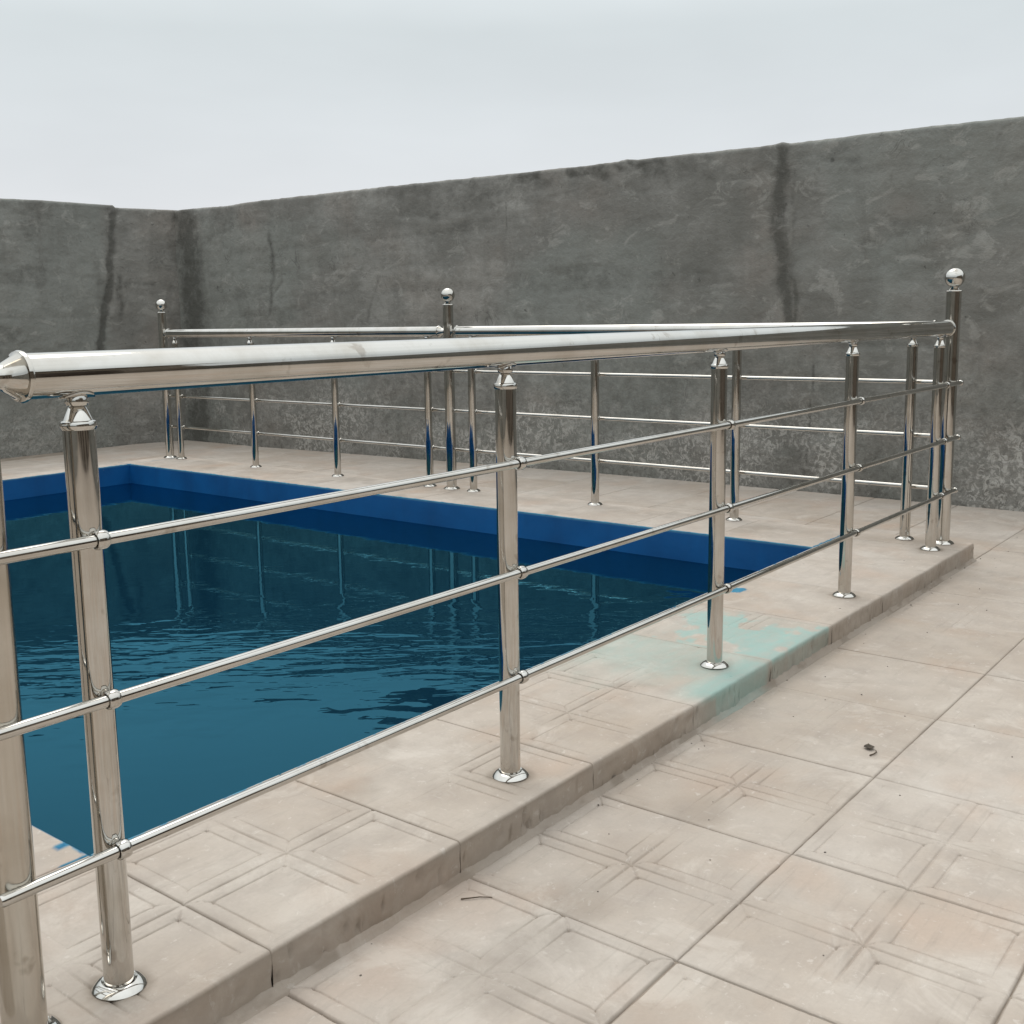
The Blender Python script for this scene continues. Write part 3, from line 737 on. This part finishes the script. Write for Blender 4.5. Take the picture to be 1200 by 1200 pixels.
RUNROT = {}
def baluster(parent, x, tw=0.0):
    """x: position along the run (runs are modelled along local X, rods on the local -Y side)"""
    p = link('baluster', ME['post'], None, parent); p.location = (x, 0, 0); p.rotation_euler = (tw, 0, 0)
    for nm, key in (('post_cap', 'head'), ('neck_ball', 'neck'), ('saddle_plate', 'saddle'), ('base_flange', 'flange')):
        c = link(nm, ME[key], None, p)
        if key == 'flange': c.rotation_euler = (rt.uniform(-.03, .03), rt.uniform(-.03, .03), 0)
    for h in RODS:
        c = link('rod_ring', ME['ring'], None, p); c.location = (0, -OFF, h)
        c = link('ring_shade', ME['gap_shade'], None, p); c.location = (0, -OFF, h)
        c = link('ring_stud', ME['stud'], None, p); c.location = (0, -OFF+.011-.001, h); c.scale = (1, .45, 1)
    return p
def newel(parent, x, mat=None):
    me = ME['newel']
    if mat: me = me.copy(); me.materials.clear(); me.materials.append(mat)
    p = link('newel_post', me, None, parent); p.location = (x, 0, 0)
    for nm, key in (('post_cap', 'collar'), ('ball_finial', 'ball'), ('base_flange', 'nflange')): link(nm, ME[key], None, p)
    return p
def handrail(parent, a, b, ea=True, eb=True):
    n = max(2, int((b-a)/.25)); a2 = a+.041 if ea else a; b2 = b-.041 if eb else b
    me = lathe([(HRr, z) for z in np.linspace(a2, b2, n)], 64, 'X', 'handrail'); me.materials.append(MT_STEEL)
    p = link('handrail', me, None, parent); p.location = (0, 0, HR)
    if eb: c = link('rail_end', ME['railend'], None, p); c.location = (b2, 0, 0)
    if ea: c = link('rail_end', ME['railend'], None, p); c.location = (a2, 0, 0); c.rotation_euler = (0, 0, math.pi)
    return p
def rods(parent, a, b, caps=(True, True)):
    for h in RODS:
        me = lathe([(0, a-.001), (RR-.0016, a-.001), (RR, a+.002)] + [(RR, z) for z in np.linspace(a+.01, b-.01, max(2, int((b-a)/.2)))] + [(RR, b-.002), (RR-.0016, b+.001), (0, b+.001)], 28, 'X', 'rod')
        me.materials.append(MT_STEEL)
        r_ = link('crossbar', me, None, parent); r_.location = (0, -OFF-.0003, h); r_.rotation_euler = (0, 0, rt.uniform(-.0004, .0004))
        for e_, on in ((a, caps[0]), (b, caps[1])):
            if on: c = link('end_ball', ME['rodball'], None, r_); c.location = (e_, 0, 0)

# near railing: along +X from the near newel to the corner newel
front = empty('railing', (0, 0, 0))
tag(front, 'near steel railing on the kerb, its thick handrail crossing the whole picture', 'railing', 'steel railings round the pool')
NX = -3.617
newel(front, NX, MT_STEEL2); newel(front, 0)
for x in (-3.488, -2.650, -1.824, -.972, -.137): baluster(front, x)
handrail(front, NX+NR-.003, -NR+.002, True, True)
rods(front, NX-.030, .026, (False, True))
# far railing: along +Y, rods on the outer side (+X): local x -> world +Y, local -y -> world +X
far = empty('railing', (0, 0, 0)); far.rotation_euler = (0, 0, math.pi/2)
tag(far, 'far steel railing along the back edge of the pool, before the long wall', 'railing', 'steel railings round the pool')
for x in (.139, .852, 1.555, 2.287, 2.582, 3.278, 3.991, 4.732): baluster(far, x)
newel(far, 2.433); newel(far, 4.855)
handrail(far, NR-.002, 2.433-NR+.002, True, True); handrail(far, 2.433+NR-.002, 4.855-NR+.002, True, True)
rods(far, .0, 4.86, (True, True))
# entry-side railing, almost all of it left of the picture; one base flange shows at the left edge
ent = empty('railing', (NX, 0, 0)); ent.rotation_euler = (0, 0, math.pi/2)
tag(ent, 'steel railing at the lower left edge, with only a base flange in view', 'railing', 'steel railings round the pool')
for x in (.140, .852, 1.555): 
    b_ = baluster(ent, x, 0); b_.rotation_euler = (0, 0, math.pi)
newel(ent, 1.70)
handrail(ent, NR-.002, 1.70-NR+.002, True, True)
for h in RODS:
    me = lathe([(0, .0)] + [(RR, z) for z in np.linspace(.002, 1.70, 9)] + [(0, 1.702)], 24, 'X'); me.materials.append(MT_STEEL)
    r_ = link('crossbar', me, None, ent); r_.location = (0, OFF, h)

# ------------------------------------------------------------------ small things lying about
def twig(pts, r, label, z=-K):
    bm = bmesh.new(); rings = []
    for i, (a, b, c) in enumerate(pts):
        rr = r*(1-.5*i/len(pts)); t = Vector(pts[min(i+1, len(pts)-1)])-Vector(pts[max(i-1, 0)]); t.normalize()
        s = t.cross(Vector((0, 0, 1))).normalized(); u = s.cross(t)
        rings.append([bm.verts.new(Vector((a, b, z+.0025+c)) + s*rr*math.cos(q*math.pi/3) + u*rr*math.sin(q*math.pi/3)) for q in range(6)])
    for A, B in zip(rings[:-1], rings[1:]):
        for q in range(6): bm.faces.new((A[q], A[(q+1) % 6], B[(q+1) % 6], B[q]))
    bm.faces.new(rings[0]); bm.faces.new(rings[-1][::-1])
    me = bpy.data.meshes.new('twig'); bm.to_mesh(me); bm.free()
    return tag(link('twig', me, MT_TWIG), label, 'twig', 'dry twigs on the paving')
twig([(-2.962, -.139, 0), (-2.952, -.150, .001), (-2.940, -.160, .001), (-2.927, -.176, 0)], .0012, 'straight brown twig lying on the paving close to the foot of the kerb')
twig([(-1.995, -.452, 0), (-1.985, -.457, .001), (-1.972, -.458, .001), (-1.962, -.453, 0)], .0016, 'short curved dark twig just below the curled dry leaf on the paving')
def leaf(x, y, s, rot, label):
    n = 9; vs, fs = [], []
    for i in range(n):
        t = i/(n-1); w = math.sin(math.pi*min(1, t*1.05+.02))*.38*s
        cx_ = (t-.5)*s; lift = .0015+.010*s/.03*abs(t-.5)**1.5
        for q, o_ in enumerate((-1, -.5, 0, .5, 1)): vs.append((cx_, o_*w, lift + .25*abs(o_)*w + .0006*math.sin(9*t+o_)))
    for i in range(n-1):
        for q in range(4): a = i*5+q; fs.append((a, a+1, a+6, a+5))
    me = mesh_from(vs, fs, True); o = link('dry_leaf', me, MT_LEAF); o.location = (x, y, -K+.001); o.rotation_euler = (0, 0, rot)
    sm = o.modifiers.new('thickness', 'SOLIDIFY'); sm.thickness = .0005
    return tag(o, label, 'leaf')
leaf(-1.955, -.436, .030, .5, 'small curled dark dry leaf lying alone on the pale paving right of the kerb')
gb = bmesh.new()
for q in range(75):
    gx = rt.uniform(-3.3, .9); gy = -.11 - abs(rt.gauss(0, .35))
    if rt.random() < .35: gy = -KW - rt.uniform(.006, .03)
    r0 = rt.uniform(.0008, .0026)
    v_ = bmesh.ops.create_icosphere(gb, subdivisions=1, radius=r0)['verts']
    for v1 in v_: v1.co = Vector((v1.co.x*rt.uniform(.7, 1.3), v1.co.y*rt.uniform(.7, 1.3), v1.co.z*.7))
    bmesh.ops.translate(gb, vec=(gx, gy, -K+r0*.4), verts=v_)
me = bpy.data.meshes.new('grit'); gb.to_mesh(me); gb.free(); tag(link('grit', me, MT_GRIT), 'fine dark grit scattered over the paving beside the kerb', 'grit', kind='stuff')

# ------------------------------------------------------------------ ground beyond the yard
gnd = link('ground', mesh_from([(-600, -600, -.30), (600, -600, -.30), (600, 600, -.30), (-600, 600, -.30)], [(0, 1, 2, 3)]), MT_EARTH)
# hole under the pool: the pool floor lies lower than the ground sheet, so the sheet is four strips round it
me = mesh_from([(-600, -600, -.30), (600, -600, -.30), (600, .0, -.30), (-600, .0, -.30),
                (-600, 4.9, -.30), (600, 4.9, -.30), (600, 600, -.30), (-600, 600, -.30),
                (-3.6, 0, -.30), (-3.6, 4.9, -.30), (-.05, 0, -.30), (-.05, 4.9, -.30)],
               [(0, 1, 2, 10, 8, 3), (4, 9, 11, 5, 6, 7), (3, 8, 9, 4), (10, 2, 5, 11)])
gnd.data = me; me.materials.append(MT_EARTH); tag(gnd, kind='structure')
